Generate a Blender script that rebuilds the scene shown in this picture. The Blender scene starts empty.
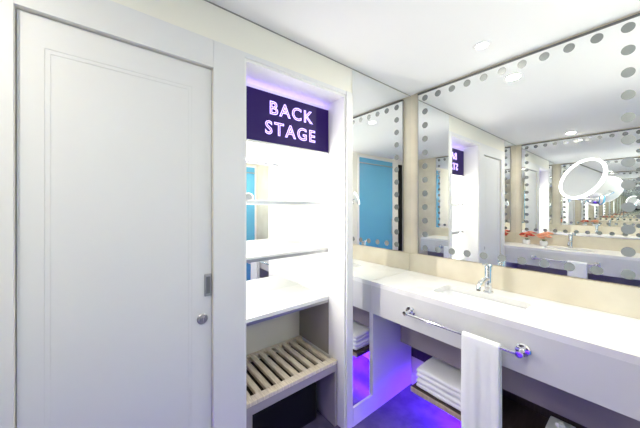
import bpy, bmesh, math, random
from mathutils import Vector, Matrix
random.seed(4)
C = bpy.context.scene.collection
PI = math.pi

# ------------------------------------------------------------------ room measures (metres)
XR = 1.957      # wall with the dotted mirror
XO = -0.865     # opposite wall
YL = 1.235      # wall with door, shelf niche and full-height mirror
YB = -0.65      # wall behind
ZC = 2.385       # ceiling
CAM_Z = 1.46
ZT = 0.933      # counter top

# ------------------------------------------------------------------ materials
def mat(name, col, rough=0.5, metal=0.0, emit=None, estr=0.0, noise=None, bump=None, spec=0.5, coat=0.0):
    m = bpy.data.materials.new(name); m.use_nodes = True
    nt = m.node_tree; b = nt.nodes['Principled BSDF']
    b.inputs['Base Color'].default_value = (*col, 1)
    b.inputs['Roughness'].default_value = rough
    b.inputs['Metallic'].default_value = metal
    b.inputs['Specular IOR Level'].default_value = spec
    b.inputs['Coat Weight'].default_value = coat
    if emit:
        b.inputs['Emission Color'].default_value = (*emit, 1)
        b.inputs['Emission Strength'].default_value = estr
    if noise:
        col2, scale, lo, hi = noise[:4]
        tc = nt.nodes.new('ShaderNodeTexCoord')
        mp = nt.nodes.new('ShaderNodeMapping')
        if len(noise) > 4: mp.inputs['Scale'].default_value = noise[4]
        n = nt.nodes.new('ShaderNodeTexNoise'); n.inputs['Scale'].default_value = scale
        n.inputs['Detail'].default_value = 6
        r = nt.nodes.new('ShaderNodeValToRGB')
        r.color_ramp.elements[0].position = lo; r.color_ramp.elements[0].color = (*col, 1)
        r.color_ramp.elements[1].position = hi; r.color_ramp.elements[1].color = (*col2, 1)
        nt.links.new(tc.outputs['Object'], mp.inputs['Vector'])
        nt.links.new(mp.outputs['Vector'], n.inputs['Vector'])
        nt.links.new(n.outputs['Fac'], r.inputs['Fac'])
        nt.links.new(r.outputs['Color'], b.inputs['Base Color'])
    if bump:
        scale, st, dist = bump
        n2 = nt.nodes.new('ShaderNodeTexNoise'); n2.inputs['Scale'].default_value = scale
        tc2 = nt.nodes.new('ShaderNodeTexCoord')
        bp = nt.nodes.new('ShaderNodeBump'); bp.inputs['Strength'].default_value = st
        bp.inputs['Distance'].default_value = dist
        nt.links.new(tc2.outputs['Object'], n2.inputs['Vector'])
        nt.links.new(n2.outputs['Fac'], bp.inputs['Height'])
        nt.links.new(bp.outputs['Normal'], b.inputs['Normal'])
    return m

M = {}
M['ceil'] = mat('ceiling_paint', (.85, .85, .84), .9)
M['wall'] = mat('wall_paint', (.82, .80, .71), .8)
M['stone'] = mat('beige_stone', (.68, .62, .50), .45, noise=((.59, .53, .41), 5, .35, .7))
M['lacquer'] = mat('white_lacquer', (.73, .73, .72), .42)
M['inner'] = mat('shelf_lacquer', (.82, .82, .80), .5)
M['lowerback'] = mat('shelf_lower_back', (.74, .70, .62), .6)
M['lowerside'] = mat('lower_side_shade_tone', (.30, .275, .25), .6)
M['quartz'] = mat('white_quartz', (.76, .755, .745), .25, noise=((.62, .60, .585), 4, .52, .78))
M['fascia'] = mat('fascia_quartz', (.60, .60, .595), .3, noise=((.53, .525, .52), 4, .55, .8))
M['ceramic'] = mat('basin_ceramic', (.86, .86, .87), .12)
M['mirror'] = mat('mirror_silver', (.93, .945, .94), .0, 1.0)
M['dots'] = mat('etched_dots', (.19, .205, .205), .5)
M['chrome'] = mat('chrome', (.80, .81, .83), .07, 1.0)
M['steel'] = mat('brushed_steel', (.42, .42, .43), .35, 1.0)
M['darktrim'] = mat('dark_trim', (.10, .10, .10), .5)
M['greytrim'] = mat('grey_gap', (.30, .29, .27), .6)
M['towel'] = mat('towel_cotton', (.86, .87, .87), .95, bump=(260, .6, .004))
M['wooddark'] = mat('dark_wenge', (.035, .022, .022), .5, noise=((.06, .04, .04), 12, .3, .7, (1, 12, 1)))
M['woodshelf'] = mat('oak_edge', (.45, .37, .28), .5, noise=((.36, .28, .2), 9, .3, .7, (1, 8, 1)))
M['slat'] = mat('pale_slat_wood', (.78, .70, .57), .5, noise=((.54, .46, .35), 14, .35, .7, (9, 1, 1)))
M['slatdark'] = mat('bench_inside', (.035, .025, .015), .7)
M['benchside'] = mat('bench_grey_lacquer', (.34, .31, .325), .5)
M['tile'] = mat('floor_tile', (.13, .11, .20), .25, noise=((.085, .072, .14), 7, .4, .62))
M['blue'] = mat('blue_glass', (.12, .42, .64), .25)
M['frost'] = mat('white_frame', (.78, .78, .78), .5)
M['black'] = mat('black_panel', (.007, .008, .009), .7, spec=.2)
M['signface'] = mat('sign_face', (.007, .002, .035), .45, emit=(.045, .006, .26), estr=.22, spec=.2)
M['signtext'] = mat('sign_letters', (.6, .5, .9), .4, emit=(.52, .36, 1.0), estr=2.0)
M['purpleled'] = mat('purple_led', (.4, .2, 1), .4, emit=(.15, .04, 1.0), estr=12)
M['haloled'] = mat('lilac_led', (.5, .4, 1), .4, emit=(.42, .28, 1.0), estr=9)
M['whiteled'] = mat('white_led', (1, 1, 1), .4, emit=(1, .985, .94), estr=16)
M['lamp'] = mat('downlight_lens', (1, 1, 1), .4, emit=(1, .98, .95), estr=20)
M['globe'] = mat('fill_globe_glow', (1, 1, 1), .4, emit=(1, .95, .83), estr=62)  # glow of the added globe
M['ring'] = mat('ring_light', (1, 1, 1), .4, emit=(1, 1, .99), estr=2.2)
M['taupe'] = mat('taupe_shade_lacquer', (.24, .21, .225), .5)  # pipe cover colour darkened to stand for shade under the counter
M['petalred'] = mat('petal_red', (.50, .05, .03), .6)
M['petalorange'] = mat('petal_orange', (.80, .36, .22), .6)
M['leaf'] = mat('leaf_green', (.10, .2, .05), .6)
M['purplevoid'] = mat('dark_rosette', (.2, .16, .5), .12, 1.0)

# ------------------------------------------------------------------ mesh helpers
def add_box(bm, x0, x1, y0, y1, z0, z1, bev=0.0, seg=2):
    x0, x1 = sorted((x0, x1)); y0, y1 = sorted((y0, y1)); z0, z1 = sorted((z0, z1))
    t = bmesh.new()
    bmesh.ops.create_cube(t, size=1)
    for v in t.verts:
        v.co = Vector(((x0+x1)/2 + v.co.x*(x1-x0), (y0+y1)/2 + v.co.y*(y1-y0), (z0+z1)/2 + v.co.z*(z1-z0)))
    if bev > 0:
        bmesh.ops.bevel(t, geom=t.edges[:], offset=bev, segments=seg, affect='EDGES', profile=.5)
    merge(bm, t)

def merge(bm, t, mtx=None):
    if mtx is not None: bmesh.ops.transform(t, matrix=mtx, verts=t.verts)
    me = bpy.data.meshes.new('tmp'); t.to_mesh(me); t.free()
    bm.from_mesh(me); bpy.data.meshes.remove(me)

def frame_z(d):
    d = Vector(d).normalized()
    return d.to_track_quat('Z', 'Y').to_matrix().to_4x4()

def add_cyl(bm, p0, p1, r0, r1=None, seg=20, bev=0):
    p0 = Vector(p0); p1 = Vector(p1); r1 = r0 if r1 is None else r1
    t = bmesh.new()
    bmesh.ops.create_cone(t, cap_ends=True, segments=seg, radius1=r0, radius2=r1, depth=(p1-p0).length)
    if bev:
        es = [e for e in t.edges if any(len(f.verts) > 4 for f in e.link_faces)]
        bmesh.ops.bevel(t, geom=es, offset=bev, segments=2, affect='EDGES', profile=.5)
    merge(bm, t, Matrix.Translation((p0+p1)/2) @ frame_z(p1-p0))

def add_tube(bm, pts, r, seg=12, closed=False):
    pts = [Vector(p) for p in pts]; n = len(pts); rings = []
    up = None
    for i, p in enumerate(pts):
        a = pts[(i-1) % n] if (closed or i > 0) else p
        b = pts[(i+1) % n] if (closed or i < n-1) else p
        d = (b-a).normalized()
        if up is None:
            up = d.orthogonal().normalized()
        up = (up - d*up.dot(d)).normalized()
        s = d.cross(up)
        rr = r[i] if isinstance(r, (list, tuple)) else r
        rings.append([bm.verts.new(p + rr*(math.cos(2*PI*k/seg)*up + math.sin(2*PI*k/seg)*s)) for k in range(seg)])
    m = n if closed else n-1
    for i in range(m):
        A, B = rings[i], rings[(i+1) % n]
        for k in range(seg):
            bm.faces.new((A[k], A[(k+1) % seg], B[(k+1) % seg], B[k]))
    if not closed:
        bm.faces.new(rings[0][::-1]); bm.faces.new(rings[-1])

def add_lathe(bm, prof, mtx, seg=32):
    """prof: list of (radius, height); closed at the ends if radius is 0."""
    t = bmesh.new(); rings = []
    for r, h in prof:
        if r < 1e-6: rings.append([t.verts.new((0, 0, h))])
        else: rings.append([t.verts.new((r*math.cos(2*PI*k/seg), r*math.sin(2*PI*k/seg), h)) for k in range(seg)])
    for A, B in zip(rings, rings[1:]):
        for k in range(seg):
            q = [A[k % len(A)], A[(k+1) % len(A)], B[(k+1) % len(B)], B[k % len(B)]]
            u = []
            for v in q:
                if v not in u: u.append(v)
            if len(u) > 2: t.faces.new(u)
    bmesh.ops.recalc_face_normals(t, faces=t.faces[:])
    merge(bm, t, mtx)

def extrude_profile(bm, prof, axis_pts, closed_ends=True):
    """prof: closed list of (a, z); axis_pts: list of functions mapping (a,z)->xyz, one per station."""
    rings = [[bm.verts.new(f(a, z)) for a, z in prof] for f in axis_pts]
    n = len(prof)
    for A, B in zip(rings, rings[1:]):
        for k in range(n):
            bm.faces.new((A[k], A[(k+1) % n], B[(k+1) % n], B[k]))
    if closed_ends:
        bm.faces.new(rings[0][::-1]); bm.faces.new(rings[-1])

def link(name, bm, m, parent=None, smooth=False, origin=None):
    bmesh.ops.recalc_face_normals(bm, faces=bm.faces[:])
    me = bpy.data.meshes.new(name); 
    o = bpy.data.objects.new(name, me); C.objects.link(o)
    off = Vector((0, 0, 0))
    if parent is not None: off = Vector(parent.get('_o', (0, 0, 0)))
    elif origin is not None: off = Vector(origin)
    if off.length: bmesh.ops.translate(bm, vec=-off, verts=bm.verts)
    bm.to_mesh(me); bm.free()
    me.materials.append(m)
    if parent is not None:
        o.parent = parent; o['_o'] = tuple(off)
    elif origin is not None:
        o.location = off; o['_o'] = tuple(off)
    if smooth:
        for p in me.polygons: p.use_smooth = True
        if smooth != 'all':
            try:
                me.set_sharp_from_angle(angle=math.radians(38))
            except Exception: pass
    return o

def thing(name, label, cat, loc, group=None):
    o = bpy.data.objects.new(name, None); C.objects.link(o)
    o.empty_display_size = .05
    o.location = loc; o['_o'] = tuple(loc); o['label'] = label; o['category'] = cat
    if group: o['group'] = group
    return o

def tag(o, label, cat, group=None, kind=None):
    o['label'] = label; o['category'] = cat
    if group: o['group'] = group
    if kind: o['kind'] = kind
    return o

def struct(o, label=None, cat=None):
    o['kind'] = 'structure'
    if label: o['label'] = label
    if cat: o['category'] = cat
    return o

def boxes(lst, bev=0.0):
    bm = bmesh.new()
    for b in lst: add_box(bm, *b, bev=bev)
    return bm

# ------------------------------------------------------------------ room shell
T = .10
NX0, NX1 = .517, 1.2084          # niche opening
NB = 1.76                        # niche back
DX0, DX1, DZ = -.229, .37, 2.09 # sliding door opening
UZ = 2.19                        # niche soffit
UT = 2.215                       # top of the white portal

struct(link('floor', boxes([(XO-T, XR+T, YB-T, NB+.16, -T, 0)]), M['tile']), 'glossy pale tiled floor lit violet under the vanity', 'floor')
struct(link('ceiling', boxes([(XO-T, XR+T, YB-T, NB+.16, ZC, ZC+T)]), M['ceil']), 'plain white ceiling over the bathroom', 'ceiling')
# wall with the door and niche: pieces round the openings in one mesh
struct(link('wall_left', boxes([
    (XO-T, DX0, YL, YL+T, 0, ZC), (DX0, DX1, YL, YL+T, DZ, ZC), (DX1, NX0, YL, NB+.02, 0, ZC),
    (NX0, NX1, YL, NB+.02, UZ, ZC), (NX1, NX1+.03, YL, NB+.02, 0, ZC), (NX1+.03, XR+T, YL, YL+T, 0, ZC),
    (DX0-.05, DX1, YL+.11, YL+.16, 0, DZ), (NX0, NX1, NB+.02, NB+.06, 0, ZC)]), M['wall']),
    'cream wall above the sliding door and the lit niche', 'wall')
struct(link('wall_right', boxes([(XR, XR+T, YB-T, YL, 0, ZC)]), M['stone']), 'beige stone wall behind the dotted mirror', 'wall')
struct(link('wall_opposite', boxes([(XO-T, XO, YB-T, YL, 0, ZC)]), M['stone']), 'beige stone wall facing the dotted mirror', 'wall')
struct(link('wall_back', boxes([(XO, XR, YB-T, YB, 0, ZC)]), M['wall']), 'cream wall behind the viewer', 'wall')

# white portal round door and niche (stands 6 mm proud of the wall)
P = YL-.008
struct(link('trim_1', boxes([
    (-.36, DX0, P, YL, 0, UT), (DX0, DX1, P, YL, DZ, UT), (DX1, NX0, P, YL, 0, UT), (NX0, NX1, P, YL, UZ, UT),
    (NX1, NX1+.055, P-.004, YL, 0, UT)], bev=.0015), M['lacquer']), 'white lacquered surround framing the sliding door and niche', 'door surround')

# shadow-gap lines under the ceiling
struct(link('trim_2', boxes([(XO, XR, YL-.003, YL, ZC-.006, ZC-.001)]), M['greytrim']), 'thin dark shadow gap between cream wall and ceiling', 'trim')
struct(link('baseboard_left', boxes([(NX1+.056, XR-.001, YL-.014, YL, 0, .125)], bev=.002), M['lacquer']), 'white baseboard below the full-height wall mirror', 'baseboard')
struct(link('baseboard_right', boxes([(XR-.012, XR, YB, YL-.015, 0, .09)], bev=.002), M['lacquer']), 'white baseboard under the vanity by the niche', 'baseboard')
struct(link('baseboard_opposite', boxes([(XO, XO+.012, YB, YL-.001, 0, .09)], bev=.002), M['lacquer']), 'white baseboard under the opposite vanity', 'baseboard')

# ------------------------------------------------------------------ sliding door
def door_mesh():
    bm = bmesh.new()
    y0, y1 = YL+.012, YL+.05
    px0, px1, pz0, pz1 = -.165, .284, .12, 1.985
    # outer stiles / rails, then two stepped mouldings and the centre panel
    def ring(x0, x1, z0, z1, X0, X1, Z0, Z1, ya, yb):
        for (a, b, c, d) in ((x0, X0, z0, z1), (X1, x1, z0, z1), (X0, X1, z0, Z0), (X0, X1, Z1, z1)):
            add_box(bm, a, b, ya, yb, c, d)
    ring(DX0+.003, DX1-.003, .008, DZ-.004, px0, px1, pz0, pz1, y0, y1)
    ring(px0, px1, pz0, pz1, px0+.014, px1-.014, pz0+.014, pz1-.014, y0+.0015, y1)
    ring(px0+.014, px1-.014, pz0+.014, pz1-.014, px0+.03, px1-.03, pz0+.03, pz1-.03, y0+.003, y1)
    add_box(bm, px0+.03, px1-.03, y0+.002, y1, pz0+.03, pz1-.03)
    return bm
door = link('door_1', door_mesh(), M['lacquer'])
struct(door, 'white panelled sliding door with steel pull and lock', 'door')
bm = bmesh.new()
add_box(bm, .3355, .3655, YL+.0065, YL+.012, 1.058, 1.158, bev=.002)
hp = link('flush_pull', bm, M['steel'], door)
hp['label'] = 'rectangular brushed steel flush pull'
bm = bmesh.new()
add_box(bm, .3425, .3585, YL+.0050, YL+.0066, 1.070, 1.146, bev=.0006)
link('pull_recess', bm, M['darktrim'] if False else mat('steel_shadow', (.22, .22, .22), .5, 1.0), hp)
bm = bmesh.new()
add_lathe(bm, [(0, 0), (.023, 0), (.023, .004), (.019, .008), (.012, .008), (.010, .012), (0, .012)],
          Matrix.Translation((.327, YL+.0125, .960)) @ frame_z((0, -1, 0)))
lk = link('lock_knob', bm, M['steel'], door, smooth=True)
lk['label'] = 'round brushed steel lock knob'
bm = bmesh.new(); add_box(bm, .3255, .3285, YL-.0015, YL+.0008, .949, .971, bev=.0005)
link('thumb_turn', bm, M['chrome'], lk)

# ------------------------------------------------------------------ lit shelf niche
SY = 1.391                         # plane of shelves and sign
nic = thing('shelving_niche', 'built-in white shelving niche with bright lit shelves beside the sliding door', 'shelving', ((NX0+NX1)/2, NB, 0))
e = .012
bm = bmesh.new()
add_box(bm, NX0, NX0+e, YL+.001, NB, 0, UZ); link('side_panel', bm, M['inner'], nic)
bm = bmesh.new()
add_box(bm, NX1-e, NX1, YL+.001, NB, 0, UZ); link('side_panel', bm, M['inner'], nic)
bm = bmesh.new(); add_box(bm, NX0+e, NX1-e, YL+.001, NB, UZ-.012, UZ); link('top_panel', bm, M['inner'], nic)
bm = bmesh.new(); add_box(bm, NX0+e, NX1-e, SY+.055, SY+.07, 1.84, UZ-.012); link('upper_back_panel', bm, M['inner'], nic)
bm = bmesh.new(); add_box(bm, NX0+e, NX1-e, NB-.006, NB, .837, UZ-.012)
bk = link('back_mirror', bm, M['mirror'], nic); bk['label'] = 'mirrored back behind the lit shelves'
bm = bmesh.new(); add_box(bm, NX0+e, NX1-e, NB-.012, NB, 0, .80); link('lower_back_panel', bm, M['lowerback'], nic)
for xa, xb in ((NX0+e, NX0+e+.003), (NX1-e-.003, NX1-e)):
    bm = bmesh.new(); add_box(bm, xa, xb, SY, NB-.0121, .435, .7995); link('lower_side_shade', bm, M['lowerside'], nic)['label'] = 'added grey brown layer darkening the shaded lower side'  # added layer, shade of the lower niche sides put into its colour
for z0, z1, y0 in ((.800, .838, SY), (1.148, 1.178, SY+.01), (1.478, 1.500, SY+.01)):
    bm = bmesh.new(); add_box(bm, NX0+e, NX1-e, y0, NB-.006, z0, z1, bev=.0015)
    shf = link('shelf', bm, M['inner'], nic)
    bm = bmesh.new(); add_box(bm, NX0+e+.001, NX1-e-.001, y0-.003, y0-.0002, z0-.001, z0+min(.016, z1-z0-.006)); link('edge_shade_strip', bm, M['steel'], shf)['label'] = 'grey strip standing for the shaded front edge'  # grey strip puts the shade of the white shelf edge into colour
bm = bmesh.new(); add_box(bm, NX0+.04, NX1-.04, SY+.075, SY+.10, 1.845, 1.857); link('light_strip', bm, M['whiteled'], nic)['label'] = 'added hidden white strip brightening the shelves'

bm = bmesh.new(); add_box(bm, NX0+e, NX0+e+.006, SY+.03, SY+.045, .86, 1.83); link('light_strip', bm, M['whiteled'], nic)['label'] = 'added hidden white strip brightening the shelves'  # hidden side strip added to brighten the shelves evenly
# sign
sg = thing('illuminated_sign', 'dark purple lit sign in two lines of lilac letters at the niche top', 'sign', (.93, SY+.05, 1.838))
SX0, SX1, SZ0, SZ1 = NX0+.02, NX1+.035-.045, 1.838, 2.133
SX1 = 1.194
bm = bmesh.new(); add_box(bm, SX0, SX1, SY, SY+.03, SZ0, SZ1, bev=.002); link('sign_panel', bm, M['signface'], sg)
bm = bmesh.new()
add_box(bm, SX0-.001, SX1+.001, SY-.003, SY+.03, SZ0-.009, SZ0); link('sign_ledge', bm, M['steel'], sg)
bm = bmesh.new()
add_box(bm, SX0+.01, SX1-.006, SY+.034, SY+.044, SZ1-.014, SZ1-.004)
link('halo_light', bm, M['haloled'], sg)['label'] = 'lilac glowing strip behind the sign edge'

def text_mesh(body, size, bev):
    cu = bpy.data.curves.new('t', 'FONT'); cu.body = body; cu.size = size
    cu.align_x = 'CENTER'; cu.align_y = 'CENTER'
    cu.fill_mode = 'NONE'; cu.bevel_depth = bev; cu.bevel_resolution = 1; cu.space_character = 1.22; cu.resolution_u = 4
    o = bpy.data.objects.new('t', cu); C.objects.link(o)
    dg = bpy.context.evaluated_depsgraph_get(); dg.update()
    me = bpy.data.meshes.new_from_object(o.evaluated_get(dg))
    bpy.data.objects.remove(o)
    return me
for body, zc, sc in (('BACK', 2.042, 1), ('STAGE', 1.922, 1)):
    me = text_mesh(body, .108, .0026)
    bm = bmesh.new(); bm.from_mesh(me); bpy.data.meshes.remove(me)
    bmesh.ops.transform(bm, matrix=Matrix.Translation((.890, SY-.004, zc)) @ Matrix.Rotation(PI/2, 4, 'X'), verts=bm.verts)
    link('lettering', bm, M['signtext'], sg)

# ------------------------------------------------------------------ slatted bench in the niche
BX0, BX1, BY0, BY1, BZ = .545, NX1-e-.003, 1.300, NB-.02, .434
bench = thing('slatted_bench', 'low bench with pale wooden slatted top standing in the niche bottom', 'bench', ((BX0+BX1)/2, (BY0+BY1)/2, 0))
bm = bmesh.new()
add_box(bm, BX0, BX1, BY0, BY0+.05, BZ-.022, BZ, bev=.002)
add_box(bm, BX0, BX1, BY1-.03, BY1, BZ-.022, BZ, bev=.002)
ns = 10; pitch = (BX1-BX0-.02)/ns
for k in range(ns):
    x = BX0+.01+pitch*(k+.5)
    add_box(bm, x-pitch*.27, x+pitch*.27, BY0+.05, BY1-.03, BZ-.022, BZ, bev=.002)
link('slatted_top', bm, M['slat'], bench)
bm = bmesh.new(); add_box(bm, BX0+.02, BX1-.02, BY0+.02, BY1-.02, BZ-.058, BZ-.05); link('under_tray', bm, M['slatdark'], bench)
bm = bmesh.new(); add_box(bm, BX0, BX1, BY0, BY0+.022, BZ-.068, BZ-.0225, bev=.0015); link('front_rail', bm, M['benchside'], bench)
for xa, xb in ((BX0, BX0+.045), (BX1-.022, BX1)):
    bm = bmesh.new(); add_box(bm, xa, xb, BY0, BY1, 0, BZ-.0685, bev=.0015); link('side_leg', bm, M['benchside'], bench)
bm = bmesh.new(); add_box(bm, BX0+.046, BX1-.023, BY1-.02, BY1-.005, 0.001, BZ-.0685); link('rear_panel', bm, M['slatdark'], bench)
# dark case under the bench
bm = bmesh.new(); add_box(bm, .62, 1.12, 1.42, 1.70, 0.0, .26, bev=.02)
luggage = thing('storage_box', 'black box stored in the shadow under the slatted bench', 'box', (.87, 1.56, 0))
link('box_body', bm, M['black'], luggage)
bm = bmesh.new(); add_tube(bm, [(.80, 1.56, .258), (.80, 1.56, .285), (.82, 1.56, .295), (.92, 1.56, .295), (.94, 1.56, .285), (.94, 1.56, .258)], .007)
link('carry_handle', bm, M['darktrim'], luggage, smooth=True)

# ------------------------------------------------------------------ full-height mirrors on the door wall
def side_mirror(x0, x1, label, vx0, vx1):
    mm = thing('wall_mirror', label, 'mirror', ((x0+x1)/2, YL, .126))
    bm = bmesh.new()
    # upper sheet plus the strip beside the vanity end panel
    add_box(bm, x0, x1, YL-.006, YL-.0005, ZT+.001, ZC-.013)
    add_box(bm, vx0, vx1, YL-.006, YL-.0005, .126, ZT+.001)
    link('mirror_glass', bm, M['mirror'], mm)
    return mm
FR = .5035                         # counter depth
side_mirror(NX1+.056, XR-.0005, 'frameless full-height mirror sheet between niche and room corner', NX1+.056, XR-FR)
side_mirror(XO+.0005, -.361, 'frameless mirror sheet left of the sliding door', XO+FR, -.361)

# ------------------------------------------------------------------ dotted mirrors
def dotted_mirror(s, Xw, label):
    X = lambda d: Xw - s*d
    y0, y1, z0, z1 = .003, 1.155, 1.085, 2.360
    mm = thing('vanity_mirror', label, 'mirror', (Xw, (y0+y1)/2, z0), 'dotted mirrors over the vanities')
    bm = bmesh.new(); add_box(bm, X(.0005), X(.012), y0, y1, z0, z1); link('mirror_glass', bm, M['mirror'], mm)
    bm = bmesh.new()
    add_box(bm, X(.0), X(.016), y0-.003, y1+.004, z1, z1+.011)
    link('top_edge_trim', bm, M['darktrim'], mm)
    bm = bmesh.new()
    add_box(bm, X(.0), X(.0135), y1, y1+.004, z0, z1); link('side_edge_trim', bm, M['steel'], mm)
    bm = bmesh.new(); add_box(bm, X(.0), X(.0135), y0-.003, y0, z0, z1); link('side_edge_trim', bm, M['steel'], mm)
    bm = bmesh.new()
    ys = [.057+.1041*i for i in range(11)]
    zs = [1.136+(2.322-1.136)*j/11 for j in range(12)]
    pts = [(y, z) for y in ys for z in (zs[0], zs[-1])] + [(y, z) for z in zs[1:-1] for y in (ys[0], ys[-1])]
    for y, z in pts:
        add_cyl(bm, (X(.0115), y, z), (X(.0126), y, z), .0235, seg=24)
    dd = link('dot_border', bm, M['dots'], mm)
    dd['label'] = 'border of round grey etched dots'
    return mm
dotted_mirror(1, XR, 'large wall mirror bordered with grey dots above the vanity with the hanging towel')
dotted_mirror(-1, XO, 'dotted mirror on the opposite wall above the vanity with flowers')

# ------------------------------------------------------------------ vanity
def rrect(cx, cy, hx, hy, r, n=6):
    pts = []
    for qx, qy, a0 in ((1, 1, 0), (-1, 1, PI/2), (-1, -1, PI), (1, -1, 1.5*PI)):
        for k in range(n+1):
            a = a0 + k*PI/2/n
            pts.append((cx+qx*(hx-r)+r*math.cos(a), cy+qy*(hy-r)+r*math.sin(a)))
    return pts

def hanging_towel(bm, X, y0, y1, zbar, dbar, len_f, len_b):
    """towel folded over a rail: one closed U profile swept along the rail, with soft waves."""
    r_i, r_o = .0082, .0165
    outer, inner = [], []
    n = 14
    for k in range(n+1): outer.append((r_o, zbar-len_f+len_f*k/n))
    for k in range(1, 8):
        a = PI*k/8; outer.append((r_o*math.cos(a), zbar+r_o*math.sin(a)))
    for k in range(n+1): outer.append((-r_o, zbar-len_b*k/n))
    for k in range(n+1): inner.append((-r_i, zbar-len_b+len_b*k/n))
    for k in range(1, 8):
        a = PI-PI*k/8; inner.append((r_i*math.cos(a), zbar+r_i*math.sin(a)))
    for k in range(n+1): inner.append((r_i, zbar-len_f*k/n))
    prof = outer+inner
    st = []
    m = 20
    for i in range(m+1):
        u = i/m; y = y0+(y1-y0)*u
        def f(a, z, y=y, u=u):
            drop = max(0, zbar-z)
            w = .0035*math.sin(9*u+1.3)*min(1, drop/.2) + .002*math.sin(23*u)*min(1, drop/.15)
            edge = .004 if (u < .03 or u > .97) else 0
            sgn = 1 if a > 0 else -1
            return (X(dbar + a + (w if a > 0 else w*.4)), y + .004*math.sin(5*drop)*(u-.5)*2, z)
        st.append(f)
    extrude_profile(bm, prof, st)

def folded_towel(bm, X, d0, d1, y0, y1, z0, layers, th, seed):
    """stack of soft layers joined by a rounded front fold"""
    rnd = random.Random(seed)
    for L in range(layers):
        zb = z0+L*th
        ex = rnd.uniform(-.004, .004)
        hw = (d1-d0)/2+ex; hh = th*.5
        prof = []
        n = 28
        for k in range(n):
            a = 2*PI*k/n
            c, s_ = math.cos(a), math.sin(a)
            pa = math.copysign(abs(c)**.28, c)*hw
            pz = math.copysign(abs(s_)**.45, s_)*hh*1.04
            prof.append(((d0+d1)/2+pa, zb+hh+pz))
        st = []
        m = 14
        for i in range(m+1):
            u = i/m; y = y0+(y1-y0)*u
            e_ = min(u, 1-u)/.06
            sc = 1 if e_ >= 1 else .72+.28*math.sqrt(max(0, 1-(1-e_)**2))
            def f(a, z, y=y, u=u, sc=sc, zb=zb, L=L):
                zc = zb+hh
                return (X((d0+d1)/2+(a-(d0+d1)/2)*(.97+.03*sc)), y, zc+(z-zc)*sc+.0016*math.sin(11*u+L*2+a*30))
            st.append(f)
        extrude_profile(bm, prof, st)

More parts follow.
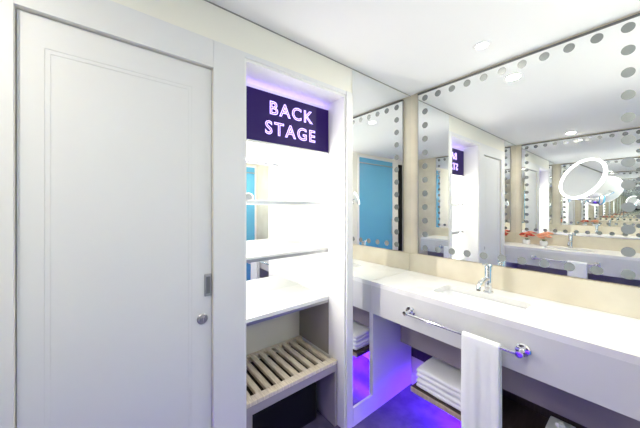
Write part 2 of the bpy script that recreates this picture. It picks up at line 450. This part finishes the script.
def vanity(s, Xw, tx):
    X = lambda d: Xw - s*d
    y0, y1 = -.02, YL-.0065
    ft = .226
    v = thing('vanity_counter', tx['vanity'], 'vanity', (X(FR/2), (y0+y1)/2, 0), 'floating vanity counters')
    # counter slab with a rounded sink cut-out
    by, bd = .62, (FR-.13 + .162)/2
    hx, hy = (FR-.13-.162)/2, .23
    hole = rrect(bd, by, hx, hy, .035)
    bm = bmesh.new()
    outer = [(0.0005, y0), (FR, y0), (FR, y1), (0.0005, y1)]
    for z in (ZT, ZT-.03):
        t = bmesh.new()
        vo = [t.verts.new((X(a), b, z)) for a, b in outer]; vi = [t.verts.new((X(a), b, z)) for a, b in hole]
        es = [t.edges.new((vo[i], vo[(i+1) % 4])) for i in range(4)] + [t.edges.new((vi[i], vi[(i+1) % len(vi)])) for i in range(len(vi))]
        bmesh.ops.triangle_fill(t, use_beauty=True, use_dissolve=False, edges=es)
        merge(bm, t)
    for loop in (outer, hole):
        a_ = [bm.verts.new((X(a), b, ZT)) for a, b in loop]; b_ = [bm.verts.new((X(a), b, ZT-.03)) for a, b in loop]
        for i in range(len(loop)):
            bm.faces.new((a_[i], a_[(i+1) % len(loop)], b_[(i+1) % len(loop)], b_[i]))
    bmesh.ops.remove_doubles(bm, verts=bm.verts[:], dist=1e-5)
    link('countertop', bm, M['quartz'], v)
    bm = bmesh.new(); add_box(bm, X(FR), X(FR-.025), y0, y1, ZT-ft, ZT-.0302, bev=.0015)
    link('front_fascia', bm, M['fascia'], v)
    bm = bmesh.new(); add_box(bm, X(FR-.026), X(.02), y0, y1, ZT-ft+.002, ZT-ft+.014); link('underside_panel', bm, M['lacquer'], v)
    bm = bmesh.new(); add_box(bm, X(.0005), X(.018), y0, y1, ZT+.0005, ZT+.145, bev=.0015)
    link('backsplash', bm, M['stone'], v)['label'] = 'beige stone upstand'
    bm = bmesh.new(); add_box(bm, X(FR-.001), X(.02), YL-.022, YL-.0065, .126, ZT-ft, bev=.001); link('end_panel', bm, M['lacquer'], v)
    bm = bmesh.new(); add_box(bm, X(.27), X(.258), y0, YL-.09, .462, ZT-ft+.002); link('pipe_cover', bm, M['taupe'], v)
    # basin bowl
    bm = bmesh.new()
    rings = []
    for (dx, r, z) in ((.010, .045, ZT-.0305), (.010, .045, ZT-.034), (-.002, .037, ZT-.034), (-.004, .037, ZT-.08), (-.012, .045, ZT-.115), (-.035, .05, ZT-.13), (-.09, .02, ZT-.135)):
        rings.append([bm.verts.new((X(a), b, z)) for a, b in rrect(bd, by, hx+dx, hy+dx, r)])
    for A, B in zip(rings, rings[1:]):
        for k in range(len(A)): bm.faces.new((A[k], A[(k+1) % len(A)], B[(k+1) % len(B)], B[k]))
    bm.faces.new(rings[-1])
    bas = link('basin', bm, M['ceramic'], v, smooth=True)
    bm = bmesh.new(); add_lathe(bm, [(0, .004), (.018, .004), (.022, .002), (.022, 0), (0, 0)], Matrix.Translation((X(bd), by, ZT-.1349)))
    link('drain', bm, M['chrome'], bas, smooth=True)
    # faucet: tall pillar, flat spout, lever on top
    fd, fy = .128, .615
    f = thing('basin_faucet', tx['faucet'], 'faucet', (X(fd), fy, ZT), 'basin faucets')
    bm = bmesh.new()
    add_lathe(bm, [(0, 0), (.028, 0), (.028, .006), (.023, .010), (.021, .012), (.021, .143), (.019, .148), (0, .148)], Matrix.Translation((X(fd), fy, ZT+.0003)))
    link('faucet_body', bm, M['chrome'], f, smooth=True)
    bm = bmesh.new()
    add_tube(bm, [(X(fd+.012), fy, ZT+.085), (X(fd+.06), fy, ZT+.088), (X(fd+.125), fy, ZT+.080), (X(fd+.147), fy, ZT+.066), (X(fd+.151), fy, ZT+.048)], [.014, .0135, .0125, .0125, .0125], seg=14)
    sp = link('spout', bm, M['chrome'], f, smooth=True)
    bm = bmesh.new(); add_cyl(bm, (X(fd+.151), fy, ZT+.0480), (X(fd+.1512), fy, ZT+.040), .0105); link('aerator', bm, M['darktrim'], sp)
    bm = bmesh.new()
    add_lathe(bm, [(0, .149), (.022, .149), (.022, .168), (.018, .175), (0, .176)], Matrix.Translation((X(fd), fy, ZT)))
    add_tube(bm, [(X(fd+.012), fy, ZT+.167), (X(fd+.05), fy, ZT+.177), (X(fd+.085), fy, ZT+.185)], [.007, .006, .0055], seg=10)
    link('lever', bm, M['chrome'], f, smooth=True)
    # towel rail on the fascia
    zb, db = .817, FR+.057
    r = thing('towel_rail', tx['rail'], 'towel rail', (X(FR), .63, zb), 'towel rails')
    bm = bmesh.new(); add_cyl(bm, (X(db), .335, zb), (X(db), .93, zb), .0075, seg=16, bev=.002); link('bar', bm, M['chrome'], r, smooth=True)
    for yy in (.350, .915):
        bm = bmesh.new()
        add_lathe(bm, [(0, 0), (.031, 0), (.031, .006), (.026, .012), (.012, .014), (.009, .02), (.009, .057), (.0135, .060), (.0135, .066), (0, .067)],
                  Matrix.Translation((X(FR+.0003), yy, zb)) @ frame_z((-s, 0, 0)))
        link('bracket', bm, M['chrome'], r, smooth=True)
    ty0, ty1 = (.422, .584)
    bm = bmesh.new(); hanging_towel(bm, X, ty0, ty1, zb, db, .50, .44)
    o = link('hand_towel', bm, M['towel'], smooth='all', origin=(X(db), (ty0+ty1)/2, zb))
    tag(o, tx['towel'], 'towel', 'hanging hand towels')
    # open towel shelf with its purple light
    sz = .268
    sh = thing('towel_shelf', tx['shelf'], 'shelf', (X(.2), .45, sz-.04), 'low shelves under the counters')
    bm = bmesh.new(); add_box(bm, X(.02), X(.385), -.02, .985, sz-.03, sz, bev=.002); link('shelf_board', bm, M['wooddark'], sh)
    bm = bmesh.new(); add_box(bm, X(.3853), X(.392), -.02, .985, sz-.03, sz, bev=.001); link('front_edge', bm, M['woodshelf'], sh)['label'] = 'pale oak front edge'
    bm = bmesh.new(); add_box(bm, X(.0005), X(.019), -.02, YL-.0225, sz-.03, .64); link('back_board', bm, M['wooddark'], sh)['label'] = 'dark brown back board'
    bm = bmesh.new(); add_box(bm, X(.13), X(.15), 0.0, .96, sz-.040, sz-.0302); link('light_strip', bm, M['purpleled'], sh)['label'] = 'violet light strip'
    for k, (dz, lab) in enumerate(((0, tx['fold'][0]), (1, tx['fold'][1]))):
        bm = bmesh.new()
        folded_towel(bm, X, .115, .375, .60, .955, sz+.004+dz*.066, 2, .031, 3+k)
        o = link('folded_towel', bm, M['towel'], smooth='all', origin=(X(.24), .78, sz+dz*.062))
        tag(o, lab, 'towel', 'folded towels on the low shelves')
    return X

XA = vanity(1, XR, dict(vanity='white floating vanity counter with sunken basin below the large dotted mirror',
    faucet='chrome basin faucet on the white vanity counter below the dotted mirror',
    rail='chrome towel rail on the vanity front holding the hanging white towel',
    towel='white hand towel hanging over the chrome rail on the vanity front',
    shelf='low wooden shelf under the vanity glowing violet beneath, holding folded towels',
    fold=('folded white towel lying at the bottom of the pile on the low shelf', 'folded white towel on top of the pile on the low shelf')))
XB = vanity(-1, XO, dict(vanity='second white vanity counter with flowers on it, seen in the mirror',
    faucet='chrome faucet on the counter with the flowers, seen in the mirror',
    rail='chrome towel rail on the vanity with flowers, seen in the mirror',
    towel='white hand towel on the reflected vanity below the flowers',
    shelf='low wooden shelf under the reflected vanity with flowers',
    fold=('bottom folded white towel under the reflected vanity with flowers', 'top folded white towel under the reflected vanity with flowers')))

# chrome trap below the basin and small tissue box on the shelf
bm = bmesh.new()
tb = thing('tissue_box', 'small white box on the low shelf right of the hanging towel', 'box', (1.76, .27, .269))
add_box(bm, 1.70, 1.82, .22, .32, .269, .362, bev=.006); link('carton', bm, M['lacquer'], tb)
bm = bmesh.new()
add_tube(bm, [(1.735+.05*k/4, .27+.012*math.sin(k*2.1), .362+.010*math.sin(k*1.3+.6)**2) for k in range(5)], [.004, .012, .016, .012, .004], seg=8); link('tissue', bm, M['towel'], tb, smooth=True)

# ------------------------------------------------------------------ magnifying mirror with ring light
ctr = Vector((1.45, .160, 1.570))
nrm = Vector((-.735, .565, .37)).normalized()      # facing direction
mg = thing('magnifying_mirror', 'round magnifying mirror with glowing white ring on an arm in front of the dotted mirror', 'mirror', (XR-.013, .15, 1.50))
MT = Matrix.Translation(ctr) @ frame_z(nrm)
R = .085
bm = bmesh.new(); add_lathe(bm, [(0, .004), (R-.008, .004), (R-.008, 0), (0, 0)], MT, 48); link('mirror_disc', bm, M['mirror'], mg, smooth=True)
bm = bmesh.new(); add_lathe(bm, [(R-.008, -.002), (R-.008, .006), (R-.005, .009), (R-.001, .008), (R, .004), (R, -.002), (R-.008, -.002)], MT, 48); link('light_ring', bm, M['ring'], mg, smooth=True)['label'] = 'glowing white ring'
bm = bmesh.new(); add_lathe(bm, [(0, -.022), (.03, -.022), (R-.012, -.012), (R-.001, -.0025), (0, -.0025)], MT, 48); link('back_shell', bm, M['frost'], mg, smooth=True)
back = ctr - nrm*.024
elbow = Vector((1.70, .235, 1.50)); wallp = Vector((XR-.05, .165, 1.50))
bm = bmesh.new(); add_tube(bm, [back, back-nrm*.03, Vector((1.55, .205, 1.50)), elbow], .006)
add_tube(bm, [elbow, wallp], .0065)
add_cyl(bm, elbow-Vector((0, 0, .016)), elbow+Vector((0, 0, .016)), .010)
link('arm', bm, M['chrome'], mg, smooth=True)
bm = bmesh.new(); add_lathe(bm, [(0, 0), (.035, 0), (.035, .007), (.03, .012), (.014, .016), (.012, .045), (0, .045)], Matrix.Translation((XR-.0128, .165, 1.50)) @ frame_z((-1, 0, 0))); link('wall_plate', bm, M['chrome'], mg, smooth=True)

# ------------------------------------------------------------------ flowers on the opposite counter
def posy(x, y, m, label, rr):
    p = thing('flower_vase', label, 'flowers', (x, y, ZT), 'flowers on the opposite counter')
    bm = bmesh.new(); add_lathe(bm, [(0, 0), (.035, 0), (.045, .03), (.042, .065), (.036, .065), (.036, .01), (0, .01)], Matrix.Translation((x, y, ZT+.0005)))
    link('vase', bm, M['ceramic'], p, smooth=True)
    rnd = random.Random(int(rr*1000))
    bm = bmesh.new()
    for k in range(9):
        a = k*2.4; q = .012+.022*(k % 3)
        add_tube(bm, [(x, y, ZT+.03), (x+q*.6*math.cos(a), y+q*.6*math.sin(a), ZT+.085)], .0025, seg=6)
    link('stems', bm, M['leaf'], p)
    for k in range(10):
        a = k*2.4; q = rr*math.sqrt((k+.5)/10)
        c = Vector((x+q*math.cos(a), y+q*math.sin(a), ZT+.085+.075*math.sqrt(1-(q/rr)**2)+rnd.uniform(-.006, .006)))
        bm = bmesh.new()
        for j in range(7):
            t = bmesh.new(); bmesh.ops.create_icosphere(t, subdivisions=1, radius=.022)
            b = 2*PI*j/7
            merge(bm, t, Matrix.Translation(c+Vector((.013*math.cos(b), .013*math.sin(b), 0)) if j else c+Vector((0, 0, .006))) @ Matrix.Rotation(b, 4, 'Z') @ Matrix.Diagonal((1, .7, .55, 1)))
        link('bloom', bm, m if k % 4 else M['petalorange'], p, smooth='all')
posy(XO+.125, 1.075, M['petalred'], 'dark red flowers in a low vase on the reflected counter', .075)
posy(XO+.125, .885, M['petalorange'], 'orange pink flowers in a low vase on the reflected counter', .068)

# ------------------------------------------------------------------ wall behind: blue glass doors, black panel
def glass_door(n, x0, x1, z1, label):
    g = link('door_%d' % n, boxes([(x0, x1, YB+.001, YB+.012, .01, z1)]), M['blue'])
    struct(g, label, 'door')
    bm = bmesh.new(); add_box(bm, x0, x1, YB+.012, YB+.03, z1-.10, z1-.085); link('guide_rail', bm, M['steel'], g)
    bm = bmesh.new()
    for a, b, c, d in ((x0-.03, x0, .0, z1+.03), (x1, x1+.03, .0, z1+.03), (x0, x1, z1, z1+.03)): add_box(bm, a, b, YB+.001, YB+.02, c, d)
    link('door_frame', bm, M['frost'], g)
    bm = bmesh.new(); add_cyl(bm, (x0+.06, YB+.045, .95), (x0+.06, YB+.045, 1.25), .009)
    add_cyl(bm, (x0+.06, YB+.012, .98), (x0+.06, YB+.045, .98), .007); add_cyl(bm, (x0+.06, YB+.012, 1.22), (x0+.06, YB+.045, 1.22), .007)
    link('handle', bm, M['chrome'], g, smooth=True)
    return g
glass_door(2, -.40, .54, 2.32, 'blue glass shower door reflected in the mirror beside the niche')
glass_door(3, 1.30, 1.92, 2.12, 'blue glass door reflected in the mirrored niche back')
bp = thing('wall_panel', 'tall black panel on the wall behind, beyond the second vanity', 'panel', (-.715, YB, 0))
bm = bmesh.new(); add_box(bm, -.835, -.605, YB+.0005, YB+.03, .012, 2.30, bev=.003); link('panel_board', bm, M['black'], bp)
bm = bmesh.new(); add_box(bm, -.735, -.695, YB+.0302, YB+.034, 1.1, 1.22); link('switch_plate', bm, M['steel'], bp)

# ------------------------------------------------------------------ ceiling lights
def downlight(x, y, power, label, r=.034):
    d = thing('ceiling_downlight', label, 'ceiling light', (x, y, ZC), 'ceiling downlights')
    bm = bmesh.new(); add_lathe(bm, [(r, 0), (r+.012, 0), (r+.012, -.003), (r, -.006), (r-.004, -.003), (r, 0)], Matrix.Translation((x, y, ZC-.0002)))
    link('trim_ring', bm, M['ceil'], d, smooth=True)
    bm = bmesh.new(); add_cyl(bm, (x, y, ZC-.0032), (x, y, ZC-.0005), r-.005, seg=32); link('lens', bm, M['lamp'], d)
    L = bpy.data.lights.new('downlight_lamp', 'AREA'); L.shape = 'DISK'; L.size = .08; L.energy = power; L.color = (1, .945, .82)
    lo = bpy.data.objects.new('downlight_lamp', L); C.objects.link(lo); lo.location = (0, 0, -.012); lo.parent = d
downlight(1.665, .592, 7.5, 'round white recessed downlight in the ceiling above the basin')
downlight(-.573, .592, 11, 'recessed downlight in the ceiling above the opposite basin')
GZ = 1.78
gl = thing('added_fill_globe', 'added unseen glowing globe brightening the room from behind the viewer', 'lamp', (1.40, -.40, ZC))  # unseen globe with cord and mount, added to brighten ceiling and door
bm = bmesh.new(); add_lathe(bm, [(0, -.08), (.03, -.075), (.06, -.055), (.078, -.02), (.08, 0), (.07, .04), (.045, .075), (.0, .08)], Matrix.Translation((1.40, -.40, GZ)))
link('fill_globe', bm, M['globe'], gl, smooth='all')
bm = bmesh.new(); add_cyl(bm, (1.40, -.40, GZ+.08), (1.40, -.40, ZC-.02), .004); link('cord', bm, M['steel'], gl)
bm = bmesh.new(); add_lathe(bm, [(0, -.0005), (.055, -.0005), (.055, -.018), (.045, -.022), (0, -.022)], Matrix.Translation((1.40, -.40, ZC)))
link('ceiling_mount', bm, M['chrome'], gl, smooth=True)
# lamps of the light strips
def strip_lamp(name, loc, rot, sx, sy, power, col, parent=None):
    L = bpy.data.lights.new(name, 'AREA'); L.shape = 'RECTANGLE'; L.size = sx; L.size_y = sy; L.energy = power; L.color = col
    o = bpy.data.objects.new(name, L); C.objects.link(o); o.location = loc; o.rotation_euler = rot
    return o
strip_lamp('niche_strip_lamp', ((NX0+NX1)/2, SY+.12, 1.843), (0, 0, 0), .6, .05, 8, (1, .97, .90))
strip_lamp('added_niche_side_lamp', (NX0+e+.012, SY+.04, 1.34), (0, -PI/2, 0), .9, .012, 8, (1, .97, .90))  # lamp of the added side strip
for s, Xw in ((1, XR), (-1, XO)):
    strip_lamp('shelf_strip_lamp', (Xw-s*.14, .48, .225), (0, 0, 0), .03, .96, 23, (.115, .012, 1))

# ------------------------------------------------------------------ camera, world, view
w = bpy.data.worlds.new('world'); bpy.context.scene.world = w; w.use_nodes = True
w.node_tree.nodes['Background'].inputs['Color'].default_value = (.8, .85, 1, 1)
w.node_tree.nodes['Background'].inputs['Strength'].default_value = .3
cam = bpy.data.cameras.new('camera'); co = bpy.data.objects.new('camera', cam); C.objects.link(co)
co.location = (0, 0, CAM_Z); co.rotation_euler = (PI/2, 0, -math.radians(38.8))
cam.sensor_width = 36; cam.lens = 263/640*36; cam.shift_y = -7/640; cam.clip_start = .01
sc = bpy.context.scene; sc.camera = co
sc.view_settings.view_transform = 'Standard'; sc.view_settings.look = 'None'
sc.view_settings.gamma = 1; sc.view_settings.use_curve_mapping = False
sc.view_settings.exposure = 0.13
sc.cycles.max_bounces = 24; sc.cycles.glossy_bounces = 16; sc.cycles.diffuse_bounces = 8
sc.cycles.sample_clamp_indirect = 6
for o in bpy.data.objects:
    if '_o' in o: del o['_o']
